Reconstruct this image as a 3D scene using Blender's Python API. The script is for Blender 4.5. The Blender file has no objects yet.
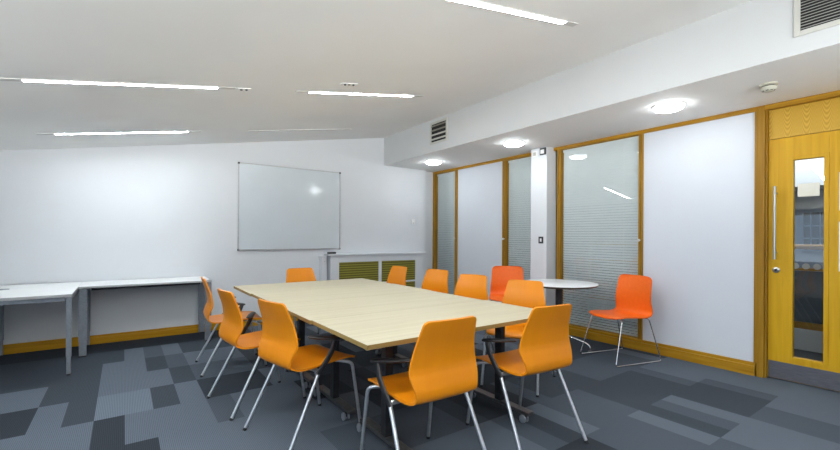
import bpy, bmesh, math, random
from mathutils import Vector, Matrix
PI = math.pi
C = bpy.context.scene.collection
SC = bpy.context.scene
R = math.radians

# ------------------------------------------------------------------ helpers
class MB:
    """collects shapes in one bmesh"""
    def __init__(self): self.bm = bmesh.new()
    def box(self, x0, y0, z0, x1, y1, z1, bev=0.0, mi=0, seg=2):
        b = bmesh.new()
        bmesh.ops.create_cube(b, size=1.0)
        for v in b.verts:
            v.co = Vector(((x0+x1)/2+v.co.x*(x1-x0), (y0+y1)/2+v.co.y*(y1-y0), (z0+z1)/2+v.co.z*(z1-z0)))
        if bev > 0:
            bmesh.ops.bevel(b, geom=list(b.edges), offset=bev, segments=seg, affect='EDGES', profile=0.6)
        self._add(b, mi); return self
    def _add(self, b, mi=0, smooth=False):
        m = bpy.data.meshes.new('tmp')
        for f in b.faces: f.material_index = mi; f.smooth = smooth
        b.normal_update(); b.to_mesh(m); b.free()
        self.bm.from_mesh(m); bpy.data.meshes.remove(m)
    def tube(self, pts, r, n=10, caps=True, mi=0, sy=1.0, closed=False):
        """sweep a circle (or ellipse) along a polyline"""
        pts = [Vector(p) for p in pts]
        b = bmesh.new(); rings = []; N = len(pts)
        prev = None
        for i, p in enumerate(pts):
            if closed: t = (pts[(i+1) % N]-pts[i-1]).normalized()
            elif i == 0: t = (pts[1]-pts[0]).normalized()
            elif i == N-1: t = (pts[-1]-pts[-2]).normalized()
            else: t = ((pts[i+1]-p).normalized()+(p-pts[i-1]).normalized()).normalized()
            if prev is None:
                a = Vector((0, 0, 1)) if abs(t.z) < 0.9 else Vector((1, 0, 0))
                u = t.cross(a).normalized()
            else:
                u = (prev-t*prev.dot(t)).normalized()
            prev = u; w = t.cross(u).normalized()
            rr = r[i] if isinstance(r, (list, tuple)) else r
            rings.append([b.verts.new(p+u*math.cos(2*PI*k/n)*rr+w*math.sin(2*PI*k/n)*rr*sy) for k in range(n)])
        for i in range(N if closed else N-1):
            A, B = rings[i], rings[(i+1) % N]
            for k in range(n): b.faces.new((A[k], A[(k+1) % n], B[(k+1) % n], B[k]))
        if caps and not closed:
            b.faces.new(rings[0][::-1]); b.faces.new(rings[-1])
        bmesh.ops.recalc_face_normals(b, faces=b.faces)
        self._add(b, mi, True); return self
    def lathe(self, prof, cx=0, cy=0, cz=0, n=32, mi=0, mat=None):
        """prof: list of (r, z)"""
        b = bmesh.new(); rings = []
        for r, z in prof:
            if r < 1e-5: rings.append([b.verts.new((0, 0, z))])
            else: rings.append([b.verts.new((math.cos(2*PI*k/n)*r, math.sin(2*PI*k/n)*r, z)) for k in range(n)])
        for A, B in zip(rings, rings[1:]):
            for k in range(n):
                k2 = (k+1) % n
                if len(A) == 1 and len(B) == 1: continue
                if len(A) == 1: b.faces.new((A[0], B[k2], B[k]))
                elif len(B) == 1: b.faces.new((A[k], A[k2], B[0]))
                else: b.faces.new((A[k], A[k2], B[k2], B[k]))
        if len(rings[0]) > 1: b.faces.new(rings[0][::-1])
        if len(rings[-1]) > 1: b.faces.new(rings[-1])
        bmesh.ops.recalc_face_normals(b, faces=b.faces)
        M = Matrix.Translation((cx, cy, cz))
        if mat is not None: M = M @ mat
        bmesh.ops.transform(b, matrix=M, verts=b.verts)
        self._add(b, mi, True); return self
    def poly(self, pts, mi=0):
        vs = [self.bm.verts.new(p) for p in pts]
        f = self.bm.faces.new(vs); f.material_index = mi; return self
    def prism(self, outline, axis, a0, a1, mi=0):
        """extrude a 2D outline along axis 0/1/2 from a0 to a1"""
        b = bmesh.new()
        def P(u, v, a):
            return {0: (a, u, v), 1: (u, a, v), 2: (u, v, a)}[axis]
        A = [b.verts.new(P(u, v, a0)) for u, v in outline]; B = [b.verts.new(P(u, v, a1)) for u, v in outline]
        n = len(outline)
        b.faces.new(A); b.faces.new(B[::-1])
        for k in range(n): b.faces.new((A[k], A[(k+1) % n], B[(k+1) % n], B[k]))
        bmesh.ops.recalc_face_normals(b, faces=b.faces)
        self._add(b, mi); return self
    def build(self, name, mats, parent=None, smooth_angle=None):
        me = bpy.data.meshes.new(name)
        self.bm.normal_update(); self.bm.to_mesh(me); self.bm.free()
        if not isinstance(mats, (list, tuple)): mats = [mats]
        for m in mats: me.materials.append(m)
        if smooth_angle:
            me.shade_smooth()
            me.set_sharp_from_angle(angle=R(smooth_angle))
        elif any(p.use_smooth for p in me.polygons):
            me.set_sharp_from_angle(angle=R(40))
        o = bpy.data.objects.new(name, me); C.objects.link(o)
        if parent: o.parent = parent
        return o

def tag(o, label=None, cat=None, group=None, kind=None):
    if label: o['label'] = label
    if cat: o['category'] = cat
    if group: o['group'] = group
    if kind: o['kind'] = kind
    return o
def empty(name, loc=(0, 0, 0), rz=0):
    o = bpy.data.objects.new(name, None); C.objects.link(o)
    o.empty_display_size = 0.1
    o.location = loc; o.rotation_euler = (0, 0, rz); return o
def copy_tree(o, parent=None):
    kids = [c for c in bpy.data.objects if c.parent == o]
    c = o.copy(); C.objects.link(c)
    if parent: c.parent = parent
    for k in kids: copy_tree(k, c)
    return c
def struct(o, label, cat):
    return tag(o, label, cat, None, 'structure')
def arc(cx, cy, r, a0, a1, n):
    return [(cx+r*math.cos(a0+(a1-a0)*i/n), cy+r*math.sin(a0+(a1-a0)*i/n)) for i in range(n+1)]
def fillet(pts, r, n=5):
    """round the inner corners of a 3D polyline"""
    pts = [Vector(p) for p in pts]; out = [pts[0]]
    for a, b, c in zip(pts, pts[1:], pts[2:]):
        d1 = (a-b); d2 = (c-b)
        k = min(r, d1.length*0.48, d2.length*0.48)
        p, q = b+d1.normalized()*k, b+d2.normalized()*k
        for i in range(n+1):
            t = i/n
            out.append(p*(1-t)**2+b*2*t*(1-t)+q*t*t)
    out.append(pts[-1]); return out
def spline(pts, n=6):
    """Catmull-Rom through the points (tuples of any length)"""
    P = [tuple(pts[0])]+[tuple(p) for p in pts]+[tuple(pts[-1])]
    out = []
    for i in range(1, len(P)-2):
        for j in range(n):
            t = j/n
            out.append(tuple(0.5*(2*b+(c-a)*t+(2*a-5*b+4*c-d)*t*t+(3*b-a-3*c+d)*t**3)
                             for a, b, c, d in zip(P[i-1], P[i], P[i+1], P[i+2])))
    out.append(tuple(pts[-1])); return out

# ------------------------------------------------------------------ materials
def srgb(r, g, b):
    f = lambda c: (c/255/12.92 if c/255 <= .04045 else ((c/255+.055)/1.055)**2.4)
    return (f(r), f(g), f(b), 1)
def mat(name, col, rough=0.5, metal=0.0, spec=0.5, **kw):
    m = bpy.data.materials.new(name); m.use_nodes = True
    nt = m.node_tree; b = nt.nodes['Principled BSDF']
    b.inputs['Base Color'].default_value = col
    b.inputs['Roughness'].default_value = rough
    b.inputs['Metallic'].default_value = metal
    b.inputs['Specular IOR Level'].default_value = spec
    return m
def nodes(m): return m.node_tree.nodes, m.node_tree.links, m.node_tree.nodes['Principled BSDF']
def add_noise(m, c1, c2, scale=(1, 1, 1), nscale=5.0, detail=4, bump=0.0, coord='Object', lo=0.35, hi=0.65, distortion=0.0):
    N, L, b = nodes(m)
    tc = N.new('ShaderNodeTexCoord'); mp = N.new('ShaderNodeMapping'); mp.inputs['Scale'].default_value = scale
    nz = N.new('ShaderNodeTexNoise'); nz.inputs['Scale'].default_value = nscale; nz.inputs['Detail'].default_value = detail
    nz.inputs['Distortion'].default_value = distortion
    cr = N.new('ShaderNodeValToRGB'); cr.color_ramp.elements[0].color = c1; cr.color_ramp.elements[1].color = c2
    cr.color_ramp.elements[0].position = lo; cr.color_ramp.elements[1].position = hi
    L.new(tc.outputs[coord], mp.inputs[0]); L.new(mp.outputs[0], nz.inputs['Vector'])
    L.new(nz.outputs['Fac'], cr.inputs[0]); L.new(cr.outputs[0], b.inputs['Base Color'])
    if bump:
        bp = N.new('ShaderNodeBump'); bp.inputs['Strength'].default_value = bump; bp.inputs['Distance'].default_value = 0.002
        L.new(nz.outputs['Fac'], bp.inputs['Height']); L.new(bp.outputs[0], b.inputs['Normal'])
    return m
def paint(name, col, rough=0.6):
    m = mat(name, col, rough, spec=0.3)
    c2 = tuple(c*0.97 for c in col[:3])+(1,)
    return add_noise(m, c2, col, nscale=1.5, detail=3)

M = {}
M['wall'] = paint('wall_paint', (0.69, 0.715, 0.745, 1))
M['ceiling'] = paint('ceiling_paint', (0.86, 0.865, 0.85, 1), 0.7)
M['panel'] = paint('panel_white', (0.65, 0.68, 0.735, 1), 0.45)
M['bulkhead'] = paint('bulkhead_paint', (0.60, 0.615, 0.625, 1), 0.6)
# oak in three grain directions
def oak(name, axis, light=(0.52, 0.275, 0.018, 1), dark=(0.36, 0.17, 0.008, 1)):
    m = mat(name, light, 0.38, spec=0.2)
    s = [26.0, 26.0, 26.0]; s[axis] = 1.3
    return add_noise(m, dark, light, scale=tuple(s), nscale=1.0, detail=6, bump=0.06, lo=0.3, hi=0.62, distortion=0.6)
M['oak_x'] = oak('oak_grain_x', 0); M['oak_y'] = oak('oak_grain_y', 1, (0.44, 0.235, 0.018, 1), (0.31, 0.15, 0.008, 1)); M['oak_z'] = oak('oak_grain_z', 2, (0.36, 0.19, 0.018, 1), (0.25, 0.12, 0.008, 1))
M['door_oak'] = oak('door_oak', 2, (0.63, 0.36, 0.016, 1), (0.53, 0.285, 0.009, 1))
def overpanel_oak():
    # crown-cut veneer: nested cathedral arches, repeated across the board
    m = mat('veneer_crown_cut', (0.6, 0.36, 0.08, 1), 0.4, spec=0.2)
    N, L, b = nodes(m)
    tc = N.new('ShaderNodeTexCoord'); sep = N.new('ShaderNodeSeparateXYZ'); L.new(tc.outputs['Object'], sep.inputs[0])
    def mth(op, a, bb=None, c=None):
        n = N.new('ShaderNodeMath'); n.operation = op
        for i, v in enumerate((a, bb, c)):
            if v is None: continue
            if isinstance(v, (int, float)): n.inputs[i].default_value = v
            else: L.new(v, n.inputs[i])
        return n.outputs[0]
    yy = mth('PINGPONG', sep.outputs['Y'], 0.062)
    y2 = mth('MULTIPLY', yy, 1.0)
    cur = mth('MULTIPLY', mth('MULTIPLY', y2, y2), 75.0)
    nz = N.new('ShaderNodeTexNoise'); nz.inputs['Scale'].default_value = 6.0; L.new(tc.outputs['Object'], nz.inputs['Vector'])
    zz = mth('ADD', mth('SUBTRACT', sep.outputs['Z'], cur), mth('MULTIPLY', nz.outputs['Fac'], 0.05))
    wv = mth('SINE', mth('MULTIPLY', zz, 150.0))
    f = mth('MULTIPLY_ADD', wv, 0.5, 0.5)
    cr = N.new('ShaderNodeValToRGB'); cr.color_ramp.elements[0].color = (0.46, 0.26, 0.025, 1); cr.color_ramp.elements[1].color = (0.62, 0.385, 0.06, 1)
    L.new(f, cr.inputs[0]); L.new(cr.outputs[0], b.inputs['Base Color'])
    return m
M['overpanel'] = overpanel_oak()
M['maple'] = add_noise(mat('table_maple', (0.62, 0.5, 0.3, 1), 0.42, spec=0.4), (0.46, 0.405, 0.275, 1), (0.535, 0.485, 0.345, 1), scale=(1.0, 34, 34), nscale=1.0, detail=4, lo=0.3, hi=0.7, distortion=0.3)
M['maple_edge'] = add_noise(mat('table_edge', (0.42, 0.28, 0.1, 1), 0.45), (0.27, 0.175, 0.05, 1), (0.34, 0.23, 0.075, 1), scale=(2, 2, 40), nscale=1.0)
M['chair_wood'] = add_noise(mat('chair_orange_veneer', (0.8, 0.3, 0.02, 1), 0.33, spec=0.3), (0.735, 0.240, 0.005, 1), (0.755, 0.250, 0.005, 1), scale=(38, 1.5, 1.5), nscale=1.0, detail=4, bump=0.03)
M['plastic'] = add_noise(mat('chair_orange_red_plastic', (0.85, 0.15, 0.01, 1), 0.42, spec=0.3), (0.87, 0.145, 0.010, 1), (0.91, 0.160, 0.013, 1), nscale=30)
M['leg'] = add_noise(mat('satin_grey_steel', (0.5, 0.52, 0.55, 1), 0.32, 0.85), (0.50, 0.52, 0.55, 1), (0.58, 0.60, 0.63, 1), nscale=60)
M['chrome'] = add_noise(mat('chrome', (0.75, 0.76, 0.78, 1), 0.12, 1.0), (0.72, 0.73, 0.75, 1), (0.80, 0.81, 0.83, 1), nscale=20)
M['black'] = add_noise(mat('black_polymer', (0.012, 0.012, 0.014, 1), 0.45), (0.010, 0.010, 0.012, 1), (0.016, 0.016, 0.018, 1), nscale=40)
M['darkmetal'] = add_noise(mat('dark_metal', (0.02, 0.021, 0.024, 1), 0.4, 0.3), (0.018, 0.019, 0.022, 1), (0.028, 0.029, 0.032, 1), nscale=30)
M['foot_grey'] = add_noise(mat('grey_foot_metal', (0.35, 0.35, 0.35, 1), 0.35, 0.7), (0.10, 0.10, 0.105, 1), (0.14, 0.14, 0.145, 1), nscale=30)
M['caster'] = add_noise(mat('caster_grey', (0.3, 0.33, 0.37, 1), 0.4), (0.17, 0.19, 0.22, 1), (0.23, 0.25, 0.28, 1), nscale=30)
M['desk_top'] = add_noise(mat('desk_laminate', (0.82, 0.83, 0.83, 1), 0.35), (0.80, 0.815, 0.82, 1), (0.84, 0.85, 0.85, 1), nscale=8)
M['desk_edge'] = add_noise(mat('desk_edge', (0.45, 0.46, 0.47, 1), 0.4), (0.42, 0.43, 0.44, 1), (0.48, 0.49, 0.50, 1), nscale=8)
M['desk_steel'] = add_noise(mat('desk_silver_steel', (0.34, 0.37, 0.41, 1), 0.4, 0.25), (0.20, 0.225, 0.26, 1), (0.24, 0.265, 0.30, 1), nscale=50)
M['white_plastic'] = add_noise(mat('white_plastic', (0.82, 0.82, 0.81, 1), 0.4), (0.80, 0.80, 0.79, 1), (0.84, 0.84, 0.83, 1), nscale=20)
M['cream_plastic'] = add_noise(mat('cream_plastic', (0.66, 0.64, 0.52, 1), 0.45), (0.50, 0.49, 0.40, 1), (0.57, 0.56, 0.46, 1), nscale=20)
M['board'] = add_noise(mat('whiteboard_face', (0.64, 0.68, 0.72, 1), 0.16, spec=0.5), (0.58, 0.635, 0.675, 1), (0.61, 0.665, 0.705, 1), nscale=2)
M['board_frame'] = add_noise(mat('whiteboard_frame', (0.3, 0.31, 0.32, 1), 0.35, 0.7), (0.42, 0.43, 0.44, 1), (0.48, 0.49, 0.50, 1), nscale=30)
M['round_top'] = add_noise(mat('round_laminate', (0.80, 0.82, 0.84, 1), 0.25), (0.85, 0.87, 0.89, 1), (0.89, 0.91, 0.93, 1), nscale=6)
M['round_edge'] = add_noise(mat('round_edge', (0.06, 0.035, 0.025, 1), 0.4), (0.05, 0.03, 0.02, 1), (0.08, 0.05, 0.03, 1), nscale=10)
M['kick'] = add_noise(mat('kick_plate_steel', (0.13, 0.13, 0.15, 1), 0.45, 0.3), (0.10, 0.10, 0.12, 1), (0.14, 0.14, 0.16, 1), scale=(1, 3, 40), nscale=4)
M['steel'] = add_noise(mat('brushed_steel', (0.62, 0.62, 0.62, 1), 0.3, 0.9), (0.40, 0.40, 0.40, 1), (0.48, 0.48, 0.48, 1), scale=(30, 30, 1), nscale=4)
M['dark'] = add_noise(mat('dark_void', (0.012, 0.012, 0.011, 1), 0.8), (0.010, 0.010, 0.009, 1), (0.014, 0.014, 0.013, 1), nscale=10)
M['louvre'] = add_noise(mat('louvre_metal', (0.42, 0.42, 0.40, 1), 0.5), (0.40, 0.40, 0.38, 1), (0.45, 0.45, 0.43, 1), nscale=12)
M['louvre_dark'] = add_noise(mat('louvre_dark_grey', (0.2, 0.19, 0.16, 1), 0.6), (0.17, 0.16, 0.135, 1), (0.23, 0.22, 0.19, 1), nscale=12)  # darker slat tone for the upper louvres of the small vent
M['vent_frame'] = add_noise(mat('vent_frame', (0.64, 0.64, 0.59, 1), 0.5), (0.50, 0.50, 0.46, 1), (0.54, 0.54, 0.50, 1), nscale=12)
M['blind'] = add_noise(mat('blind_slat', (0.64, 0.69, 0.67, 1), 0.5), (0.84, 0.865, 0.88, 1), (0.87, 0.89, 0.905, 1), nscale=6)
M['paper'] = add_noise(mat('paper', (0.75, 0.73, 0.64, 1), 0.7), (0.72, 0.70, 0.60, 1), (0.76, 0.74, 0.66, 1), nscale=15)

_b = M['board'].node_tree.nodes['Principled BSDF']; _b.inputs['Roughness'].default_value = 0.12; _b.inputs['Coat Weight'].default_value = 0.6; _b.inputs['Coat Roughness'].default_value = 0.10
def grille_mat():
    m = mat('brass_mesh', (0.16, 0.14, 0.02, 1), 0.45, 0.3)
    N, L, b = nodes(m)
    tc = N.new('ShaderNodeTexCoord')
    mp = N.new('ShaderNodeMapping'); mp.inputs['Scale'].default_value = (1, 1, 1); L.new(tc.outputs['Object'], mp.inputs[0])
    cr = N.new('ShaderNodeValToRGB'); cr.color_ramp.elements[0].color = (0.10, 0.092, 0.012, 1); cr.color_ramp.elements[1].color = (0.40, 0.36, 0.055, 1)
    w1 = N.new('ShaderNodeTexWave'); w1.bands_direction = 'Z'; w1.inputs['Scale'].default_value = 8.5
    w2 = N.new('ShaderNodeTexWave'); w2.bands_direction = 'X'; w2.inputs['Scale'].default_value = 17
    mx = N.new('ShaderNodeMath'); mx.operation = 'MULTIPLY'
    for w in (w1, w2): L.new(mp.outputs[0], w.inputs['Vector'])
    ad = N.new('ShaderNodeMath'); ad.operation = 'MULTIPLY_ADD'; L.new(w2.outputs['Fac'], ad.inputs[0]); ad.inputs[1].default_value = 0.5; ad.inputs[2].default_value = 0.5
    L.new(w1.outputs['Fac'], mx.inputs[0]); L.new(ad.outputs[0], mx.inputs[1])
    L.new(mx.outputs[0], cr.inputs[0]); L.new(cr.outputs[0], b.inputs['Base Color'])
    return m
M['grille'] = grille_mat()

def glass(name, tint, rough=0.02, ior=1.5):
    m = bpy.data.materials.new(name); m.use_nodes = True
    N, L = m.node_tree.nodes, m.node_tree.links
    N.remove(N['Principled BSDF'])
    tr = N.new('ShaderNodeBsdfTransparent'); tr.inputs[0].default_value = tint
    gl = N.new('ShaderNodeBsdfGlossy'); gl.inputs['Roughness'].default_value = rough
    fr = N.new('ShaderNodeFresnel')
    # thin pane: the same reflectance from both sides
    ge = N.new('ShaderNodeNewGeometry'); mi = N.new('ShaderNodeMix'); mi.data_type = 'FLOAT'
    mi.inputs[2].default_value = ior; mi.inputs[3].default_value = 1/ior
    L.new(ge.outputs['Backfacing'], mi.inputs[0]); L.new(mi.outputs[0], fr.inputs['IOR'])
    mx = N.new('ShaderNodeMixShader')
    L.new(fr.outputs[0], mx.inputs[0]); L.new(tr.outputs[0], mx.inputs[1]); L.new(gl.outputs[0], mx.inputs[2])
    L.new(mx.outputs[0], N['Material Output'].inputs[0]); return m
M['glass'] = glass('green_glass', (0.968, 0.988, 0.984, 1), 0.015, 1.5)
M['door_glass'] = glass('door_glass', (0.92, 0.95, 0.96, 1), 0.01, 1.5)

def emit(name, col, strength):
    m = bpy.data.materials.new(name); m.use_nodes = True
    N, L = m.node_tree.nodes, m.node_tree.links
    N.remove(N['Principled BSDF'])
    e = N.new('ShaderNodeEmission'); e.inputs[0].default_value = col; e.inputs[1].default_value = strength
    L.new(e.outputs[0], N['Material Output'].inputs[0]); return m
LAMP = 126.0
M['tube_on'] = emit('linear_lamp_lit', (0.90, 0.96, 1.0, 1), LAMP)
M['dome_on'] = emit('dome_lamp_lit', (0.92, 0.97, 1.0, 1), 38.0)
M['tube_off'] = add_noise(mat('linear_lamp_unlit', (0.13, 0.13, 0.12, 1), 0.4), (0.12, 0.12, 0.11, 1), (0.16, 0.16, 0.15, 1), nscale=20)
M['channel'] = add_noise(mat('lamp_channel_end', (0.60, 0.60, 0.58, 1), 0.5), (0.58, 0.58, 0.56, 1), (0.62, 0.62, 0.60, 1), nscale=20)
M['corr_lamp'] = emit('corridor_lamp', (0.95, 0.98, 1.0, 1), 7.0)

def carpet(name, v, k):
    """loop-pile carpet tile with fine cord lines along the pile"""
    m = mat(name, (v, v, v, 1), 0.95, spec=0.1)
    N, L, b = nodes(m)
    tc = N.new('ShaderNodeTexCoord')
    w = N.new('ShaderNodeTexWave'); w.bands_direction = 'X'; w.inputs['Scale'].default_value = 32.0
    w.inputs['Distortion'].default_value = 0.35; w.inputs['Detail'].default_value = 1; w.inputs['Detail Scale'].default_value = 20
    L.new(tc.outputs['Object'], w.inputs['Vector'])
    nz = N.new('ShaderNodeTexNoise'); nz.inputs['Scale'].default_value = 260; nz.inputs['Detail'].default_value = 2
    L.new(tc.outputs['Object'], nz.inputs['Vector'])
    mx = N.new('ShaderNodeMath'); mx.operation = 'MULTIPLY_ADD'; L.new(w.outputs['Fac'], mx.inputs[0]); mx.inputs[1].default_value = k
    L.new(nz.outputs['Fac'], mx.inputs[2])
    cr = N.new('ShaderNodeValToRGB')
    v *= 1.35; c = (v*0.83, v*1.0, v*1.24)
    cr.color_ramp.elements[0].color = tuple(x*0.62 for x in c)+(1,); cr.color_ramp.elements[0].position = 0.30
    cr.color_ramp.elements[1].color = tuple(x*1.38 for x in c)+(1,); cr.color_ramp.elements[1].position = 0.62+k
    L.new(mx.outputs[0], cr.inputs[0]); L.new(cr.outputs[0], b.inputs['Base Color'])
    return m
CARP = [carpet('carpet_charcoal', 0.029, 0.25), carpet('carpet_slate', 0.042, 0.25), carpet('carpet_mid_grey', 0.062, 0.3),
        carpet('carpet_grey', 0.090, 0.35), carpet('carpet_light_grey', 0.105, 0.5)]

# ------------------------------------------------------------------ room dimensions (metres; camera stands at x=0, y=0)
XL, XR = -2.4, 4.64          # left wall, face of the timber screen on the right
YF, YB = -1.9, 5.977         # wall behind the camera, back wall
CZ0, CS = 2.28, 0.172        # ceiling rises to the right
def cz(x): return CZ0+CS*x
XB, ZB = 3.53, 2.43          # bulkhead face and underside

# floor: carpet tiles, three cord strips to the tile, laid in half-metre rows
def floor():
    rnd = random.Random(11)
    mb = MB(); p = 0.1675; x0, y0 = 0.012, 0.0
    over = {}
    def setr(row, xa, xb, lv):
        i = round((xa-x0)/p)
        while x0+i*p < xb-0.05:
            over[(i, row)] = lv; i += 1
    for row, xa, xb, lv in [
        (7, -1.5, -0.5, 0), (7, -0.5, -0.33, 3), (7, -0.33, -0.165, 1), (7, -0.165, 0.18, 4), (7, 0.18, 0.35, 1), (7, 0.35, 0.52, 3), (7, 0.52, 1.0, 0),
        (6, -1.0, -0.5, 3), (6, -0.5, -0.165, 3), (6, -0.165, 0.012, 0), (6, 0.012, 0.5, 3), (6, 0.5, 0.7, 2), (6, 0.7, 1.0, 3),
        (8, -1.5, -0.5, 3), (8, -0.5, -0.165, 1), (8, -0.165, 0.35, 3), (8, 0.35, 0.52, 1), (8, 0.52, 0.9, 2),
        (9, -1.5, -0.165, 1), (9, -0.165, 0.18, 3), (9, 0.18, 0.35, 1), (9, 0.35, 0.52, 2), (9, 0.52, 0.9, 3),  # first strips darkened to carry the desk's shadow in the carpet colour
        (10, -1.5, 0.012, 1), (10, 0.012, 0.18, 3), (10, 0.18, 0.35, 2), (10, 0.35, 0.52, 3), (10, 0.52, 0.9, 1), (11, -1.5, 0.9, 0),
        (5, -0.4, -0.165, 4), (5, -0.165, 0.18, 0), (5, 0.18, 0.85, 3), (4, 0.0, 0.35, 1), (4, 0.35, 0.9, 3),
        (2, 3.54, 3.9, 1), (2, 3.87, 4.04, 1), (2, 4.04, 4.21, 2), (2, 4.21, 4.55, 3), (2, 3.37, 3.54, 3), (2, 3.2, 3.37, 2), (2, 3.02, 3.2, 1), (2, 2.85, 3.02, 3), (2, 2.69, 2.85, 2), (2, 2.3, 2.69, 2),
        (3, 3.02, 3.9, 1), (3, 3.87, 4.04, 2), (3, 4.04, 4.6, 3), (3, 2.5, 3.02, 2), (1, 3.87, 4.7, 3), (1, 3.54, 3.87, 2), (1, 3.04, 3.54, 3), (1, 2.69, 3.04, 2), (1, 2.0, 2.69, 1), (4, 3.37, 4.3, 2), (4, 2.69, 3.37, 1), (5, 3.37, 4.5, 1)]:
        setr(row, xa, xb, lv)
    ia, ib = int((XL-x0)/p)-1, int((4.75-x0)/p)+1
    for row in range(-4, 12):
        ya, yb = max(YF, row*0.5), min(YB, row*0.5+0.5)
        if yb <= ya: continue
        off = rnd.randrange(3); base = {}
        for i in range(ia, ib):
            t = (i+off)//3
            if t not in base: base[t] = rnd.choice([0, 1, 1, 2, 2, 3, 3])
            lv = over.get((i, row))
            r = rnd.random()
            if lv is None: lv = base[t] if r < .6 else min(4, max(0, base[t]+(1 if r > .8 else -1)))
            xa, xb = max(XL, x0+i*p), min(4.74, x0+(i+1)*p)
            if xb <= xa: continue
            mb.poly([(xa, ya, 0), (xb, ya, 0), (xb, yb, 0), (xa, yb, 0)], lv)
    # slab under the tiles so the floor has thickness
    mb.box(XL-0.1, YF-0.1, -0.2, 4.74, YB+0.1, -0.004, mi=0)
    return mb.build('floor', CARP)
struct(floor(), 'grey and charcoal carpet tile floor laid in staggered strips', 'floor')

# walls
YR = 6.08   # the screen on the right runs a little deeper than the back wall
w = MB().box(XL, YB, 0, 4.40, YB+0.22, 3.2).box(4.40, YR, 0, 4.76, YB+0.22, 3.2).build('wall_back', M['wall'])
struct(w, 'plain white back wall behind the whiteboard', 'wall')
# left wall and wall behind the camera; unseen windows added for fill light
w = MB()
w.box(XL-0.12, YF, 0, XL, YB, 0.75); w.box(XL-0.12, YF, 1.75, XL, YB, 2.2)
w.box(XL-0.12, YF, 0.75, XL, -1.2, 1.75); w.box(XL-0.12, 2.9, 0.75, XL, YB, 1.75)
struct(w.build('wall_left', M['wall']), 'white side wall under the low end of the sloping ceiling', 'wall')
w = MB()
w.box(XL, YF-0.12, 0, 4.76, YF, 0.8); w.box(XL, YF-0.12, 2.0, 4.76, YF, 3.2)
w.box(XL, YF-0.12, 0.8, -1.8, YF, 2.0); w.box(3.2, YF-0.12, 0.8, 4.76, YF, 2.0)
struct(w.build('wall_front', M['wall']), 'white wall behind the viewpoint with a wide window opening added for fill light', 'wall')
# ceiling
c = MB().prism([(XL-0.12, cz(XL-0.12)), (4.9, cz(4.9)), (4.9, cz(4.9)+0.15), (XL-0.12, cz(XL-0.12)+0.15)], 1, YF-0.12, YB+0.12)
struct(c.build('ceiling', M['ceiling']), 'plain off-white sloping ceiling with linear lamps', 'ceiling')
# bulkhead along the right side: hollow box of three boards
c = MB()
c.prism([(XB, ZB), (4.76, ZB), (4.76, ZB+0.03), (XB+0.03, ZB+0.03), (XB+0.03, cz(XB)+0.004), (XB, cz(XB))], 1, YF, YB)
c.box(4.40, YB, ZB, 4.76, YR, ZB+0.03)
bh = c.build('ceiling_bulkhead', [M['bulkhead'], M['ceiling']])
for p in bh.data.polygons: p.material_index = 1 if p.normal.z < -0.9 else 0  # underside gets the paler ceiling colour in place of missing bounce light
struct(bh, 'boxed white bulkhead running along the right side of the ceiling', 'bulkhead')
# baseboard on back wall
b = MB().box(XL, YB-0.02, 0, 2.36, YB, 0.10, 0.003).box(XL, YB-0.026, 0.0, 2.36, YB-0.02, 0.075, 0.002)
struct(b.build('baseboard_back', M['oak_x']), 'yellow oak skirting board along the back wall', 'skirting')
# ------------------------------------------------------------------ right wall: timber screen
P0, P1, P2, P3, P4, P5 = (6.01, 6.08), (5.395, 5.455), (4.285, 4.355), (3.332, 3.385), (2.275, 2.322), (1.262, 1.285)
HZ = 2.39      # underside of the head rail
SK = 0.118     # top of the sill rail
# white boards and closing pieces of the wall
w = MB()
w.box(XR+0.018, P2[1], SK, XR+0.06, P1[0], HZ)
w.box(XR+0.018, P5[1], SK, XR+0.06, P4[0], HZ)
w.box(XR+0.06, YF, 0, XR+0.10, 0.245, 2.9)
w.box(XR+0.018, YF, 0, XR+0.06, 0.245, HZ)
struct(w.build('wall_right', M['panel']), 'white boarded panels between oak posts on the right wall', 'wall')
# column
w = MB().box(4.5, 3.44, 0, XR+0.06, 3.70, ZB, 0.006)
struct(w.build('wall_column', M['wall']), 'white square column projecting between the two glazed bays', 'column')
# rails and posts
t = MB().box(XR, YF, HZ, XR+0.08, YR, ZB)
struct(t.build('trim_1', M['oak_y']), 'oak head rail running along the top of the right wall', 'trim')
t = MB()
for a, b_ in ((1.27, 3.44), (3.70, YR)):
    t.box(XR-0.015, a, 0, XR+0.08, b_, 0.088, 0.003); t.box(XR, a, 0.088, XR+0.08, b_, SK, 0.003)
struct(t.build('baseboard_right', M['oak_y']), 'yellow oak skirting along the foot of the right wall', 'skirting')
for i, (a, b_, lab) in enumerate(((P0[0], P0[1], 'oak post in the corner next to the back wall'), (P1[0], P1[1], 'oak post between narrow glazing and first white panel'),
        (P2[0], P2[1], 'double oak post left of the glazing beside the column'), (P3[0], P3[1], 'oak post between the white column and the wide glazed bay'),
        (P4[0], P4[1], 'oak post between wide glazed bay and large white panel'))):
    q = MB(); mid = (a+b_)/2
    q.box(XR, a, SK, XR+0.07, mid-0.004, HZ, 0.003).box(XR+0.012, mid-0.004, SK, XR+0.07, mid+0.004, HZ).box(XR, mid+0.004, SK, XR+0.07, b_, HZ, 0.003)
    struct(q.build('trim_%d' % (i+2), M['oak_z']), lab, 'trim')
struct(MB().box(XR, 1.2605, SK, XR+0.07, 1.2845, HZ, 0.003).build('trim_7', M['oak_z']), 'thin oak post between large white panel and the door frame', 'trim')
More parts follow.
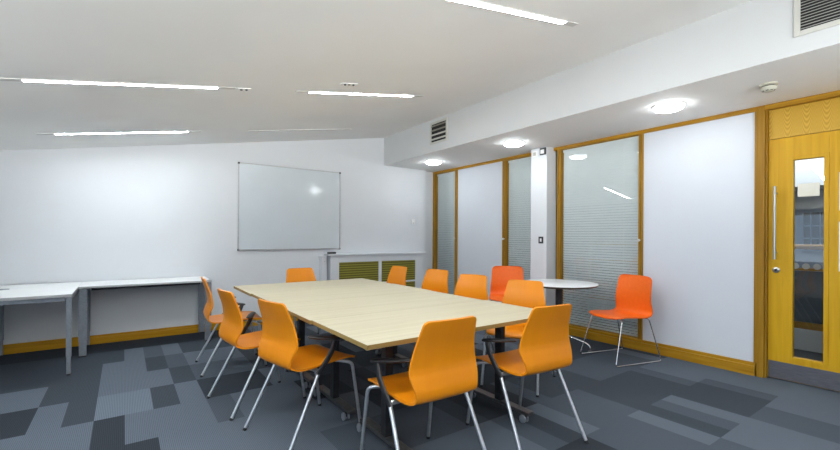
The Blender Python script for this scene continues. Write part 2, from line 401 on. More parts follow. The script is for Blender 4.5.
# glazed bays with venetian blinds between the panes
def window(n, y0, y1, label, knob=None):
    e = empty('window_%d' % n, (XR+0.03, (y0+y1)/2, SK)); h = HZ-SK; wd = (y1-y0)/2
    f = MB(); t_ = 0.007
    f.box(-0.004, -wd, 0, 0.035, -wd+t_, h).box(-0.004, wd-t_, 0, 0.035, wd, h).box(-0.004, -wd+t_, 0, 0.035, wd-t_, t_).box(-0.004, -wd+t_, h-t_, 0.035, wd-t_, h)
    f.build('window_frame', M['oak_z'], e)
    MB().box(0.0, -wd+t_, t_, 0.005, wd-t_, h-t_).build('pane', M['glass'], e)
    bl = MB(); k = 0; z = t_+0.016; zt = h-t_-0.0445; pitch = (zt-z)/round((zt-z)/0.0312)
    while z < zt+0.001:
        # slightly crowned slat, tilted nearly closed
        pts = []
        for u in (-1, -0.35, 0.35, 1):
            pts.append((0.026-u*0.0080-0.002*(1-u*u), u*0.0142))
        for a, b2 in zip(pts, pts[1:]):
            bl.poly([(a[0], -wd+t_+0.006, z+a[1]), (a[0], wd-t_-0.006, z+a[1]), (b2[0], wd-t_-0.006, z+b2[1]), (b2[0], -wd+t_+0.006, z+b2[1])])
        z += pitch
    for yy in (-wd*0.62, wd*0.62):
        bl.box(0.0195, yy-0.001, t_+0.01, 0.0205, yy+0.001, h-t_)
    bl.box(0.010, -wd+t_+0.001, h-t_-0.030, 0.034, wd-t_-0.004, h-t_)
    bl.build('venetian_blind', M['blind'], e)
    bk = MB().box(0.040, -wd, 0, 0.044, wd, h).build('rear_pane', M['glass'], e)
    if knob is not None:
        q = MB().lathe([(0.006, 0), (0.006, 0.02), (0.013, 0.022), (0.015, 0.03), (0.012, 0.038), (0.0, 0.04)], -0.03, knob-(y0+y1)/2, 1.215-SK, 16, mat=Matrix.Rotation(-PI/2, 4, 'Y'))
        q.build('blind_knob', M['white_plastic'], e)
    struct(e, label, 'window')
window(1, P1[1], P0[0], 'narrow glazed bay with closed blinds next to the back wall', P1[1]-0.02)
window(2, 3.70, P2[0], 'glazed bay with closed blinds left of the white column', P2[0]+0.02)
window(3, P4[1], P3[0], 'wide glazed bay with closed blinds behind the round table', P4[1]-0.02)

# ------------------------------------------------------------------ door
d = empty('door_1', (XR+0.045, 1.19, 0))
XD = 0.0
LW = 0.93     # leaf width, towards -y
f = MB()
f.box(-0.055, 0.018, 0, 0.05, 0.07, ZB-0.02, 0.004).box(-0.035, 0.004, 0, 0.05, 0.018, ZB-0.03, 0.003)
f.box(-0.055, -LW-0.07, 0, 0.05, -LW-0.018, ZB-0.02, 0.004)
f.build('door_frame', M['oak_z'], d)
MB().box(-0.055, -LW-0.018, 2.385, 0.05, 0.018, ZB-0.005, 0.004).build('frame_head', M['oak_y'], d)
MB().box(0, -LW, 2.125, 0.045, 0.003, 2.384, 0.0015).build('overpanel', M['overpanel'], d)
gy0, gy1, gz0, gz1 = 0.833-1.19, 1.025-1.19, 0.222, 1.918
lf = MB()
lf.box(0, -LW, 0.012, 0.045, gy0-0.03, 2.12, 0.0015).box(0, gy1+0.03, 0.012, 0.045, 0.003, 2.12, 0.0015)
lf.box(0, gy0-0.03, gz1+0.03, 0.045, gy1+0.03, 2.12).box(0, gy0-0.03, 0.012, 0.045, gy1+0.03, gz0-0.03)
lf.build('leaf', M['door_oak'], d)
bd = MB()
for s in ((gy0-0.03, gz0-0.03, gy0, gz1+0.03), (gy1, gz0-0.03, gy1+0.03, gz1+0.03), (gy0, gz0-0.03, gy1, gz0), (gy0, gz1, gy1, gz1+0.03)):
    bd.box(-0.006, s[0], s[1], 0.05, s[2], s[3], 0.003)
bd.build('glazing_bead', M['door_oak'], d)
MB().box(0.02, gy0, gz0, 0.026, gy1, gz1).build('glass_pane', M['door_glass'], d)
MB().box(-0.002, -LW+0.004, 0.014, 0.0, -0.002, 0.162, 0.0006).build('kick_plate', M['kick'], d)
hd = MB().tube([(-0.055, 1.137-1.19, 1.06), (-0.055, 1.137-1.19, 1.70)], 0.0105, 14)
for zz in (1.12, 1.64): hd.tube([(-0.055, 1.137-1.19, zz), (0.0, 1.137-1.19, zz)], 0.007, 10)
hd.build('pull_handle', M['steel'], d)
lk = MB().lathe([(0.0, 0), (0.026, 0), (0.026, 0.006), (0.020, 0.010), (0.0, 0.010)], 0.0, 1.137-1.19, 0.965, 20, mat=Matrix.Rotation(-PI/2, 4, 'Y')).build('lock_rose', M['steel'], d)
MB().lathe([(0.0, 0), (0.011, 0), (0.011, 0.005), (0.0, 0.006)], -0.010, 1.137-1.19, 0.965, 14, mat=Matrix.Rotation(-PI/2, 4, 'Y')).build('key_cylinder', M['darkmetal'], lk)
struct(d, 'yellow oak door with tall vision panel and grey kick plate', 'door')
nt = MB().box(0.0105+XR+0.045, 0.862, 1.60, 0.0195+XR+0.045, 1.0, 1.71, 0.001).build('paper_notice', M['paper'])
tag(nt, 'small pale blank paper notice fixed behind the door glass', 'notice')
for z0, z1, lab in ((1.47, 1.78, 'upper white paper strip on the door at the picture edge'), (0.98, 1.38, 'lower white paper strip on the door at the picture edge')):
    tag(MB().box(XR+0.0415, 0.58, z0, XR+0.0448, 0.744, z1, 0.0005).build('paper_notice', M['white_plastic']), lab, 'notice', 'white papers on the door')

# corridor seen through the door glass
corr = mat('corridor_wall', (0.20, 0.25, 0.33, 1), 0.6); add_noise(corr, (0.18, 0.23, 0.31, 1), (0.22, 0.27, 0.35, 1), nscale=1)
cfl = mat('corridor_floor', (0.03, 0.035, 0.04, 1), 0.5); add_noise(cfl, (0.026, 0.03, 0.036, 1), (0.036, 0.042, 0.048, 1), nscale=6)
struct(MB().box(4.745, YF, -0.2, 9.2, 6.3, -0.004).build('floor_corridor', cfl), 'dark corridor floor seen through the door glass', 'floor')
cw = MB().box(9.0, YF, 0, 9.1, 6.2, 3.3).box(4.762, YF-0.1, 0, 9.1, YF, 3.3).box(4.762, 6.16, 0, 9.1, 6.26, 3.3)
struct(cw.build('wall_corridor', corr), 'blue-grey corridor wall seen through the door glass', 'wall')
struct(MB().box(4.762, YF, 2.7, 9.1, 6.2, 2.8).build('ceiling_corridor', M['wall']), 'white corridor ceiling seen through the door glass', 'ceiling')
struct(MB().box(8.2, YF, 2.02, 9.0, 6.16, 2.7).build('ceiling_corridor_bulkhead', M['wall']), 'white bulkhead high on the far corridor wall', 'bulkhead')
# soffit of the corridor: bright strip lamps
for k, (xx, zz) in enumerate(((6.4, 2.69), (7.8, 2.69))):
    o = empty('corridor_lamp', (xx, 1.6, zz))
    MB().box(-0.3, -1.6, -0.03, 0.3, 0.7, 0.009).build('diffuser', M['corr_lamp'], o)
    tag(o, ('bright corridor ceiling lamp nearer the door glass', 'bright corridor ceiling lamp farther beyond the door glass')[k], 'ceiling lamp', 'corridor lamps')
win = empty('window_4', (8.98, 1.68, 1.05))
MB().box(-0.03, -0.16, 0, 0.01, 0.16, 0.62).build('pane', M['dark'], win)
wf = MB()
for yy in (-0.16, -0.05, 0.06, 0.16): wf.box(-0.05, yy-0.008, 0, -0.03, yy+0.008, 0.62)
for zz in (0, 0.2, 0.4, 0.62): wf.box(-0.05, -0.16, zz-0.008, -0.03, 0.16, zz+0.008)
wf.build('window_frame', corr, win)
struct(win, 'small dark gridded window on the far corridor wall', 'window')
bl = empty('balustrade', (6.2, 1.3, 0))
rail = MB().tube([(0, -1.6, 1.15), (0, 2.6, 1.15)], 0.028, 12).build('handrail', M['oak_y'], bl)
MB().box(-0.02, -1.6, 0.885, 0.02, 2.6, 0.912, 0.004).build('lower_rail', M['oak_y'], bl)
for k in range(14):
    MB().lathe([(0, 0), (0.03, 0), (0.034, 0.006), (0.03, 0.012), (0, 0.012)], -0.022, -1.5+k*0.09*1.0+0.9, 0.935, 16, mat=Matrix.Rotation(-PI/2, 4, 'Y')).build('disc_fitting', M['white_plastic'], bl)
pnl = mat('balustrade_panel', (0.06, 0.09, 0.12, 1), 0.25); add_noise(pnl, (0.05, 0.075, 0.10, 1), (0.08, 0.11, 0.14, 1), nscale=3)
MB().box(-0.006, -1.6, 0.31, 0.006, 2.6, 0.88).build('infill_panel', pnl, bl)
MB().box(-0.03, -1.6, 0.235, 0.03, 2.6, 0.31, 0.004).build('bottom_rail', M['oak_y'], bl)
MB().box(-0.04, -1.6, 0.0, 0.04, 2.6, 0.234, 0.004).build('upstand', M['wall'], bl)
for yy in (-1.57, 2.57): MB().box(-0.015, yy-0.02, 0.234, 0.015, yy+0.02, 1.13).build('post', M['steel'], bl)
tag(bl, 'corridor balustrade with wooden handrail beyond the door glass', 'balustrade')

# ------------------------------------------------------------------ lamps in the ceiling
ANG = math.atan(CS)
def linear_lamp(x, y, on, label, hooks=True):
    e = empty('linear_ceiling_light', (x, y, cz(x))); e.rotation_euler = (0, -ANG, 0)
    L_ = 0.555
    q = MB().box(-L_, -0.024, -0.006, L_, -0.019, 0.004).box(-L_, 0.019, -0.006, L_, 0.024, 0.004)
    q.build('housing', M['ceiling'], e)
    MB().box(-L_, -0.019, -0.005, L_, 0.019, 0.002, 0.001).build('diffuser', M['tube_on' if on else 'tube_off'], e)
    for s in (-1, 1):
        MB().box(min(s*L_, s*(L_+0.13)), -0.024, -0.004, max(s*L_, s*(L_+0.13)), 0.024, 0.003, 0.001).build('end_cover', M['channel'], e)
    tag(e, label, 'ceiling light', 'linear lamps in the sloping ceiling')
linear_lamp(0.035, 3.50, True, 'lit linear ceiling lamp at upper left, second row from back wall')
linear_lamp(0.018, 5.165, True, 'lit linear ceiling lamp at left, closest to the back wall')
linear_lamp(1.870, 3.525, True, 'lit linear ceiling lamp above the middle of the table')
linear_lamp(1.857, 5.19, False, 'unlit dark linear ceiling lamp above the whiteboard')
linear_lamp(1.870, 1.712, True, 'largest lit linear lamp, at the top edge of the picture')
linear_lamp(0.035, 1.705, True, 'lit linear ceiling lamp above the viewpoint, unseen, added for its light')  # unseen lamp, carries on the lamp grid and is added for light
linear_lamp(0.035, -0.10, True, 'lit linear ceiling lamp above the left of the viewpoint, unseen, added for fill light')  # added fill lamp, never in view
linear_lamp(1.870, -0.10, True, 'lit linear ceiling lamp right of the viewpoint, unseen, added for fill light')  # added fill lamp, lights near chair backs and right wall
def sensor(x, y, label, n):
    e = empty('ceiling_fixing', (x, y, cz(x))); e.rotation_euler = (0, -ANG, 0)
    MB().box(-0.025*n, -0.022, -0.006, 0.025*n, 0.022, 0.002, 0.002).build('plate', M['ceiling'], e)
    for k in range(n):
        xx = (k-(n-1)/2)*0.04
        MB().lathe([(0.0, -0.016), (0.008, -0.014), (0.010, -0.006), (0.010, -0.004)], xx, 0, 0, 12).build('hole_plug', M['darkmetal'], e)
    tag(e, label, 'ceiling fixing', 'small fixings on the ceiling')
sensor(0.775, 3.51, 'small ceiling fixing with two dark dots between the lamps', 2)
sensor(1.57, 3.25, 'small ceiling fixing with three dots above the middle lamp', 3)

def dome(y, label, x=3.985):
    e = empty('dome_ceiling_light', (x, y, ZB))
    MB().lathe([(0.134, 0.0), (0.134, -0.008), (0.120, -0.010), (0.118, -0.001)], n=40).build('rim', M['white_plastic'], e)
    MB().lathe([(0.119, -0.006), (0.119, -0.016), (0.112, -0.028), (0.09, -0.039), (0.05, -0.046), (0.0, -0.048)], n=40).build('diffuser', M['dome_on'], e)
    tag(e, label, 'ceiling light', 'dome lamps under the bulkhead')
dome(5.21, 'round dome lamp under the bulkhead closest to the back wall')
dome(3.55, 'round dome lamp under the bulkhead beside the column')
dome(1.73, 'round dome lamp under the bulkhead above the large white panel')

# smoke detector
e = empty('smoke_detector', (4.03, 1.03, ZB))
MB().lathe([(0.055, 0.0), (0.055, -0.012), (0.045, -0.016)], n=28).build('base', M['cream_plastic'], e)
MB().lathe([(0.040, -0.016), (0.040, -0.024)], n=28).build('neck', M['darkmetal'], e)
MB().lathe([(0.050, -0.024), (0.052, -0.034), (0.046, -0.048), (0.030, -0.058), (0.0, -0.060)], n=28).build('head', M['cream_plastic'], e)
for k in range(8):
    a = k*PI/4
    MB().box(-0.008, -0.002, -0.005, 0.008, 0.004, 0.005).build('slot', M['dark'], e).matrix_local = Matrix.Translation((math.sin(a)*0.0365, -math.cos(a)*0.0365, -0.0515)) @ Matrix.Rotation(a, 4, 'Z') @ Matrix.Rotation(R(55), 4, 'X')
tag(e, 'cream smoke detector under the bulkhead above the door', 'smoke detector')

# vents on the bulkhead face
def vent(y0, y1, z0, z1, n, label, fr=0.035, slat=None, tilt=0.35):
    e = empty('air_vent', (XB, (y0+y1)/2, (z0+z1)/2)); hw, hh = (y1-y0)/2, (z1-z0)/2
    q = MB()
    q.box(-0.010, -hw-fr, -hh-fr, 0.0, -hw, hh+fr, 0.002).box(-0.010, hw, -hh-fr, 0.0, hw+fr, hh+fr, 0.002)
    q.box(-0.010, -hw, -hh-fr, 0.0, hw, -hh, 0.002).box(-0.010, -hw, hh, 0.0, hw, hh+fr, 0.002)
    q.build('frame', M['vent_frame'], e)
    MB().box(-0.0015, -hw, -hh, 0.0, hw, hh).build('backing', M['dark'], e)
    for k in range(n):
        zc = -hh+(k+0.5)*2*hh/n; t = hh/n
        q = MB().prism([(-0.002, zc+t*0.62), (-0.009, zc-t*0.05), (-0.009, zc-t*0.22), (-0.002, zc+t*0.42-t*0.1)], 1, -hw, hw)
        mm = M['louvre'] if slat is None else slat[k % len(slat)]
        q.build('louvre', mm, e)
    tag(e, label, 'air vent', 'vents in the bulkhead')
def wide_vent(y0, y1, z0, z1, n, label):
    vent(y0, y1, z0, z1, n, label, 0.032)
wide_vent(0.05, 0.742, 2.575, 2.835, 14, 'large louvred air vent in the bulkhead above the door')
vent(4.335, 4.66, 2.567, 2.815, 4, 'small louvred air vent in the bulkhead near the back wall', 0.03, [M['vent_frame'], M['vent_frame'], M['louvre_dark'], M['louvre_dark']])

# ------------------------------------------------------------------ back wall things
wb = empty('whiteboard', (1.995, YB, 1.042)); hw, hh = 0.742, 1.188
MB().box(-hw+0.01, -0.018, 0.01, hw-0.01, -0.002, hh-0.01).build('panel', M['board'], wb)
q = MB().box(-hw, -0.022, 0.012, -hw+0.012, 0, hh-0.012).box(hw-0.012, -0.022, 0.012, hw, 0, hh-0.012).box(-hw, -0.022, hh-0.012, hw, 0, hh)
q.build('frame', M['board_frame'], wb)
MB().box(-hw, -0.030, 0, hw, 0, 0.014, 0.002).build('bottom_rail', M['board_frame'], wb)
for sx in (-1, 1):
    for zz in (0.006, hh-0.008):
        MB().box(sx*(hw-0.006)-0.012, -0.028, zz-0.012, sx*(hw-0.006)+0.012, 0, zz+0.012, 0.003).build('corner_cap', M['darkmetal'], wb)
tag(wb, 'large blank whiteboard in a thin grey frame on the back wall', 'whiteboard')

rc = empty('radiator_cover', (3.40, YB, 0))     # long low cabinet under the whiteboard's right end
x0, x1, dp = -0.87, 0.86, 0.14
MB().box(x0-0.05, -dp-0.035, 0.945, x1+0.04, 0, 0.972, 0.004).build('shelf', M['wall'], rc)
cas = MB()
xs = [x0, -0.73, -0.035, 0.018, 0.69, x1]
cas.box(xs[0], -dp, 0, xs[1], -dp+0.02, 0.945, 0.002).box(xs[2], -dp, 0.08, xs[3], -dp+0.02, 0.945, 0.002).box(xs[4], -dp, 0, xs[5], -dp+0.02, 0.945, 0.002)
for a, b_ in ((xs[1], xs[2]), (xs[3], xs[4])):
    cas.box(a, -dp, 0.84, b_, -dp+0.02, 0.945, 0.002).box(a, -dp, 0.475, b_, -dp+0.02, 0.50, 0.002).box(a, -dp, 0, b_, -dp+0.02, 0.10, 0.002)
cas.box(xs[0], -dp+0.02, 0, xs[0]+0.02, 0, 0.945).box(xs[5]-0.02, -dp+0.02, 0, xs[5], 0, 0.945)
cas.build('casing', M['wall'], rc)
for a, b_ in ((xs[1], xs[2]), (xs[3], xs[4])):
    for z0, z1 in ((0.50, 0.84), (0.10, 0.475)):
        MB().box(a, -dp+0.014, z0, b_, -dp+0.018, z1).build('mesh_grille', M['grille'], rc)
tag(rc, 'long white radiator cover with olive brass mesh grilles', 'radiator cover')
# narrow pipe casing beside it
pc = empty('pipe_casing', (2.465, YB, 0))
MB().box(-0.06, -0.12, 0, 0.010, 0, 0.92, 0.003).build('casing', M['wall'], pc)
MB().box(-0.075, -0.135, 0.92, 0.012, 0, 0.94, 0.003).build('lid', M['wall'], pc)
MB().lathe([(0, 0), (0.008, 0), (0.008, 0.006), (0, 0.007)], -0.02, -0.12, 0.86, 12, mat=Matrix.Rotation(PI/2, 4, 'X')).build('screw_cap', M['board_frame'], pc)
tag(pc, 'narrow white pipe casing left of the radiator cover', 'casing')
er = empty('board_eraser', (2.565, YB-0.10, 0.972))
MB().box(-0.06, -0.025, 0.0, 0.06, 0.025, 0.012, 0.002).build('felt_pad', M['darkmetal'], er)
MB().box(-0.062, -0.027, 0.012, 0.062, 0.027, 0.03, 0.005).build('grip', M['black'], er)
tag(er, 'dark whiteboard eraser on the left end of the radiator shelf', 'eraser')
sw = empty('wall_thermostat', (4.128, YB, 1.50))
MB().box(-0.04, -0.012, -0.045, 0.04, 0, 0.045, 0.004).build('plate', M['white_plastic'], sw)
MB().box(-0.016, -0.018, -0.030, 0.016, -0.012, -0.014, 0.002).build('slider', M['board_frame'], sw)
tag(sw, 'small white wall control above the radiator cover', 'switch')
# devices on the column
s1 = empty('sensor_plate', (4.5, 3.632, 2.36))
MB().box(-0.008, -0.04, -0.04, 0, 0.04, 0.04, 0.004).build('plate', M['white_plastic'], s1)
MB().box(-0.012, -0.022, -0.022, -0.008, 0.022, 0.022, 0.003).build('cover', M['vent_frame'], s1)
tag(s1, 'plain white plate at the top of the column', 'wall plate')
s2 = empty('alarm_sounder', (4.5, 3.495, 2.375))
MB().box(-0.022, -0.046, -0.046, 0, 0.046, 0.046, 0.006).build('housing', M['darkmetal'], s2)
MB().box(-0.026, -0.028, -0.032, -0.022, 0.030, 0.022, 0.003).build('face', M['white_plastic'], s2)
tag(s2, 'black-rimmed square device with white face at the column top', 'alarm')
s3 = empty('light_switch', (4.5, 3.526, 1.205))
MB().box(-0.006, -0.038, -0.045, 0, 0.038, 0.045, 0.003).build('plate', M['darkmetal'], s3)
MB().box(-0.010, -0.013, -0.022, -0.006, 0.013, 0.022, 0.002).build('rocker', M['white_plastic'], s3)
tag(s3, 'black light switch with white rocker on the column', 'light switch')

# ------------------------------------------------------------------ white desks on the left
DZ = 0.717
dk = empty('office_desk', (-0.37-0.4, 5.34, 0))   # runs out from the back wall
X0, X1, Y0, Y1 = -0.80, 0.40, -0.585, 0.60
MB().box(X0, Y0, DZ-0.024, X1, Y1, DZ, 0.002, 0).build('desk_top', M['desk_top'], dk)
eg = MB().box(X0-0.0015, Y0-0.0015, DZ-0.023, X1+0.0015, Y0-0.0003, DZ-0.002).box(X1+0.0003, Y0, DZ-0.023, X1+0.0015, Y1, DZ-0.002)
eg.build('edge_band', M['desk_edge'], dk)
def sq_leg(parent, cx, cy, wx, wy, top, name='leg'):
    q = MB().box(cx-wx/2, cy-wy/2, 0.16, cx+wx/2, cy+wy/2, top, 0.003)
    lg = q.build(name, M['desk_steel'], parent)
    MB().box(cx-wx/2+0.004, cy-wy/2+0.004, 0.012, cx+wx/2-0.004, cy+wy/2-0.004, 0.16, 0.002).build('leg_extension', M['desk_steel'], lg)
    MB().box(cx-wx/2+0.006, cy-wy/2+0.006, 0.0, cx+wx/2-0.006, cy+wy/2-0.006, 0.012).build('foot_pad', M['black'], lg)
for cx, cy in ((X1-0.020, Y0+0.025), (X0+0.03, Y0+0.03), (-0.24, Y1-0.04), (X0+0.03, Y1-0.04)):
    sq_leg(dk, cx, cy, 0.038, 0.038, DZ-0.026)
fr = MB().box(X0+0.05, Y0+0.016, DZ-0.062, X1-0.046, Y0+0.044, DZ-0.026, 0.002).box(X1-0.042, Y0+0.052, DZ-0.062, X1-0.008, Y1-0.02, DZ-0.026, 0.002)
fr.build('rail', M['desk_steel'], dk)
MB().lathe([(0.05, 0.0), (0.05, 0.003), (0.035, 0.004), (0, 0.004)], -0.16, 0.14, DZ, 24).build('cable_grommet', M['desk_steel'], dk)
tag(dk, 'white desk on square silver legs at the left picture edge', 'desk')
dk = empty('office_desk', (0.215, 5.68, 0))
X0, X1, Y0, Y1 = -0.583, 0.632, -0.30, 0.27
MB().box(X0, Y0, DZ-0.022, X1, Y1, DZ, 0.002).build('desk_top', M['desk_top'], dk)
MB().box(X0, Y0-0.0015, DZ-0.021, X1, Y0-0.0003, DZ-0.002).build('edge_band', M['desk_edge'], dk)
for cx, cy in ((X0+0.035, Y0+0.035), (X1-0.035, Y0+0.035), (X0+0.035, Y1-0.035), (X1-0.035, Y1-0.035)):
    sq_leg(dk, cx, cy, 0.068, 0.045, DZ-0.024)
MB().box(X0+0.09, -0.05, DZ-0.07, X1-0.09, -0.01, DZ-0.023, 0.003).box(X0+0.02, Y0+0.06, DZ-0.055, X0+0.07, Y1-0.06, DZ-0.023, 0.002).box(X1-0.07, Y0+0.06, DZ-0.055, X1-0.02, Y1-0.06, DZ-0.023, 0.002).build('rail', M['darkmetal'], dk)
tag(dk, 'long white desk with wide silver legs along the back wall', 'desk')

# ------------------------------------------------------------------ meeting tables: four pushed together
TZ = 0.722
def make_table(xa, xb, y0, y1):
    e = empty('meeting_table', ((xa+xb)/2, (y0+y1)/2, 0)); W, D = (xb-xa)/2, (y1-y0)/2
    tp = MB(); tp.box(-W, -D, TZ-0.025, W, D, TZ, 0.0012, seg=1)
    o = tp.build('table_top', [M['maple'], M['maple_edge']], e)
    for p in o.data.polygons: p.material_index = 0 if abs(p.normal.z) > 0.5 else 1
    for xx in (-W+0.325, W-0.205):
        lg = MB().box(xx-0.024, -0.028, 0.06, xx+0.024, 0.028, TZ-0.06, 0.004).build('leg', M['darkmetal'], e)
        MB().box(xx-0.03, -0.285, 0.045, xx+0.03, 0.285, 0.068, 0.005).build('foot_bar', M['foot_grey'], lg)
        MB().box(xx-0.06, -0.20, TZ-0.06, xx+0.06, 0.20, TZ-0.026, 0.006).build('bracket', M['darkmetal'], e)
        for yy in (-0.255, 0.255):
            cst = empty('caster', (xx-0.035, yy, 0)); cst.parent = e
            for s in (-0.014, 0.014):
                MB().lathe([(0.0, -0.008), (0.020, -0.008), (0.026, -0.006), (0.026, 0.006), (0.020, 0.008), (0, 0.008)], s, 0, 0.026, 20, mat=Matrix.Rotation(PI/2, 4, 'Y')).build('wheel', M['caster'], cst)
            MB().box(-0.006, -0.02, 0.026, 0.006, 0.022, 0.05, 0.003).box(-0.005, -0.01, 0.044, 0.03, 0.01, 0.052).build('fork', M['black'], cst)
    MB().box(-W+0.36, -0.02, TZ-0.105, W-0.24, 0.02, TZ-0.065, 0.004).build('crossbar', M['darkmetal'], e)
    return e
T = [(0.945, 2.428, 1.744, 2.457, 'maple topped table, front one of the row of four'), (0.934, 2.405, 2.460, 3.172, 'maple topped table, second from the front of the row'),
     (0.936, 2.420, 3.175, 3.886, 'maple topped table, second from the far end of the row'), (0.924, 2.402, 3.889, 4.585, 'maple topped table at the far end towards the back wall')]
for xa, xb, ya, yb, lab in T:
    tag(make_table(xa, xb, ya, yb), lab, 'table', 'tables forming the long meeting table')

# ------------------------------------------------------------------ armchairs with one-piece veneer shell
def shell(profile, th, ncross=9, dish_back=0.018, corner=0.035, seat_edge=0.0):
    """profile: (y, z, half width) from seat front to back top; returns MB with thickness"""
    P = spline(profile, 6)
    n = len(P); rows = []
    L_ = [0.0]
    for a, b in zip(P, P[1:]): L_.append(L_[-1]+math.hypot(b[0]-a[0], b[1]-a[1]))
    tot = L_[-1]
    # tangents
    b = bmesh.new(); top = []; bot = []
    for i, (y, z, w_) in enumerate(P):
        a, c = P[max(0, i-1)], P[min(n-1, i+1)]
        t = Vector((0, c[0]-a[0], c[1]-a[1])).normalized(); nn = Vector((0, -t.z, t.y))
        if nn.z < 0 and i < 3: nn = -nn
        s = L_[i]; w2 = w_
        for e_, dist in ((0, s), (1, tot-s)):     # rounded corners at both ends
            r = corner if e_ else corner*1.2
            if dist < r: w2 = min(w2, w_-r+math.sqrt(max(0, r*r-(r-dist)**2)))
        k = min(1, max(0, (z-0.46)/0.12))
        ra, rb = [], []
        for j in range(ncross):
            u = -1+2*j/(ncross-1)
            p = Vector((u*w2, y, z))
            p.y += dish_back*k*(u*u)*(1 if k > 0 else 0)
            p.z += 0.006*(1-k)*(abs(u)**3)
            ra.append(b.verts.new(p+nn*th/2)); rb.append(b.verts.new(p-nn*th/2))
        top.append(ra); bot.append(rb)
    for i in range(n-1):
        for j in range(ncross-1):
            b.faces.new((top[i][j], top[i][j+1], top[i+1][j+1], top[i+1][j]))
            b.faces.new((bot[i][j], bot[i+1][j], bot[i+1][j+1], bot[i][j+1]))
        b.faces.new((top[i][0], top[i+1][0], bot[i+1][0], bot[i][0]))
        b.faces.new((top[i][-1], bot[i][-1], bot[i+1][-1], top[i+1][-1]))
    for j in range(ncross-1):
        b.faces.new((top[0][j], bot[0][j], bot[0][j+1], top[0][j+1]))
        b.faces.new((top[-1][j], top[-1][j+1], bot[-1][j+1], bot[-1][j]))
    bmesh.ops.recalc_face_normals(b, faces=b.faces)
    m = MB(); m._add(b, 0, True); return m

def make_armchair():
    e = empty('armchair')
    prof = [(0.285, 0.432, 0.196), (0.255, 0.448, 0.205), (0.16, 0.456, 0.209), (0.02, 0.449, 0.210), (-0.09, 0.442, 0.202), (-0.150, 0.446, 0.190),
            (-0.188, 0.468, 0.184), (-0.197, 0.505, 0.186), (-0.186, 0.555, 0.199), (-0.174, 0.595, 0.203), (-0.172, 0.635, 0.197), (-0.184, 0.71, 0.181), (-0.208, 0.78, 0.168), (-0.232, 0.846, 0.156)]
    shell(prof, 0.011, 11, 0.014, 0.022).build('shell', M['chair_wood'], e)
    for s in (-1, 1):
        # rear leg
        q = MB().tube(fillet([(s*0.255, -0.25, 0.004), (s*0.232, -0.03, 0.426), (s*0.13, -0.01, 0.430)], 0.02), 0.0105, 10)
        lg = q.build('leg', M['leg'], e)
        MB().tube([(s*0.2552, -0.2525, 0.0), (s*0.2545, -0.2445, 0.014)], 0.0125, 10).build('foot_cap', M['black'], lg)
        # front leg
        q = MB().tube(fillet([(s*0.228, 0.300, 0.004), (s*0.218, 0.235, 0.422), (s*0.13, 0.16, 0.437)], 0.03), 0.0105, 10)
        lg = q.build('leg', M['leg'], e)
        MB().tube([(s*0.2282, 0.301, 0.0), (s*0.2278, 0.298, 0.014)], 0.0125, 10).build('foot_cap', M['black'], lg)
        # arm: curved black strap rising from the top of the rear leg, pad swung inwards
        ap = spline([(s*0.232, -0.040, 0.412), (s*0.240, -0.006, 0.455), (s*0.247, 0.034, 0.510), (s*0.250, 0.064, 0.565), (s*0.248, 0.078, 0.600)], 5)
        ar = MB().tube(ap, 0.0100, 8, sy=1.7).build('arm', M['black'], e)
        th = R(60)
        p0 = Vector((s*0.249, 0.082, 0.608)); dr = Vector((-s*math.sin(th), -math.cos(th), 0.0))
        MB().tube([p0-dr*0.03, p0-dr*0.015, p0+dr*0.08, p0+dr*0.17, p0+dr*0.185], [0.010, 0.021, 0.025, 0.021, 0.008], 12, sy=0.5).build('arm_pad', M['black'], ar)
    MB().tube([(-0.230, -0.028, 0.424), (0.230, -0.028, 0.424)], 0.009, 8).tube([(-0.13, 0.16, 0.437), (-0.13, -0.03, 0.430)], 0.009, 8).tube([(0.13, 0.16, 0.437), (0.13, -0.03, 0.430)], 0.009, 8).build('under_frame', M['leg'], e)
    return e
ac = make_armchair()
ARM = [  # x, y, heading (degrees clockwise from +y), label
    (1.292, 1.745, 2, 'orange armchair at the near table end, left one of the pair, turned away'),
    (2.05, 1.715, 6, 'orange armchair at the near table end, right one of the pair, turned away'),
    (0.933, 2.60, 77, 'orange armchair on the left table side, closest to the viewpoint'),
    (0.808, 3.275, 83, 'orange armchair in the middle of the left table side'),
    (0.822, 4.30, 93, 'orange armchair on the left table side, in front of the desk leg'),
    (1.760, 4.77, 180, 'orange armchair at the far table end facing the viewpoint'),
    (2.765, 4.60, -95, 'orange armchair on the right table side, farthest, in front of the radiator grille'),
    (2.865, 3.87, -104, 'orange armchair on the right table side, second from the back'),
    (2.770, 3.125, -108, 'orange armchair on the right table side, left of the sled chair at the wall'),
    (2.790, 2.415, -116, 'orange armchair on the right table side, nearest, behind the near right armchair'),
]
for i, (x, y, a, lab) in enumerate(ARM):
    o = ac if i == 0 else copy_tree(ac)
    o.location = (x, y, 0); o.rotation_euler = (0, 0, -R(a))
    tag(o, lab, 'chair', 'orange armchairs around the meeting table')

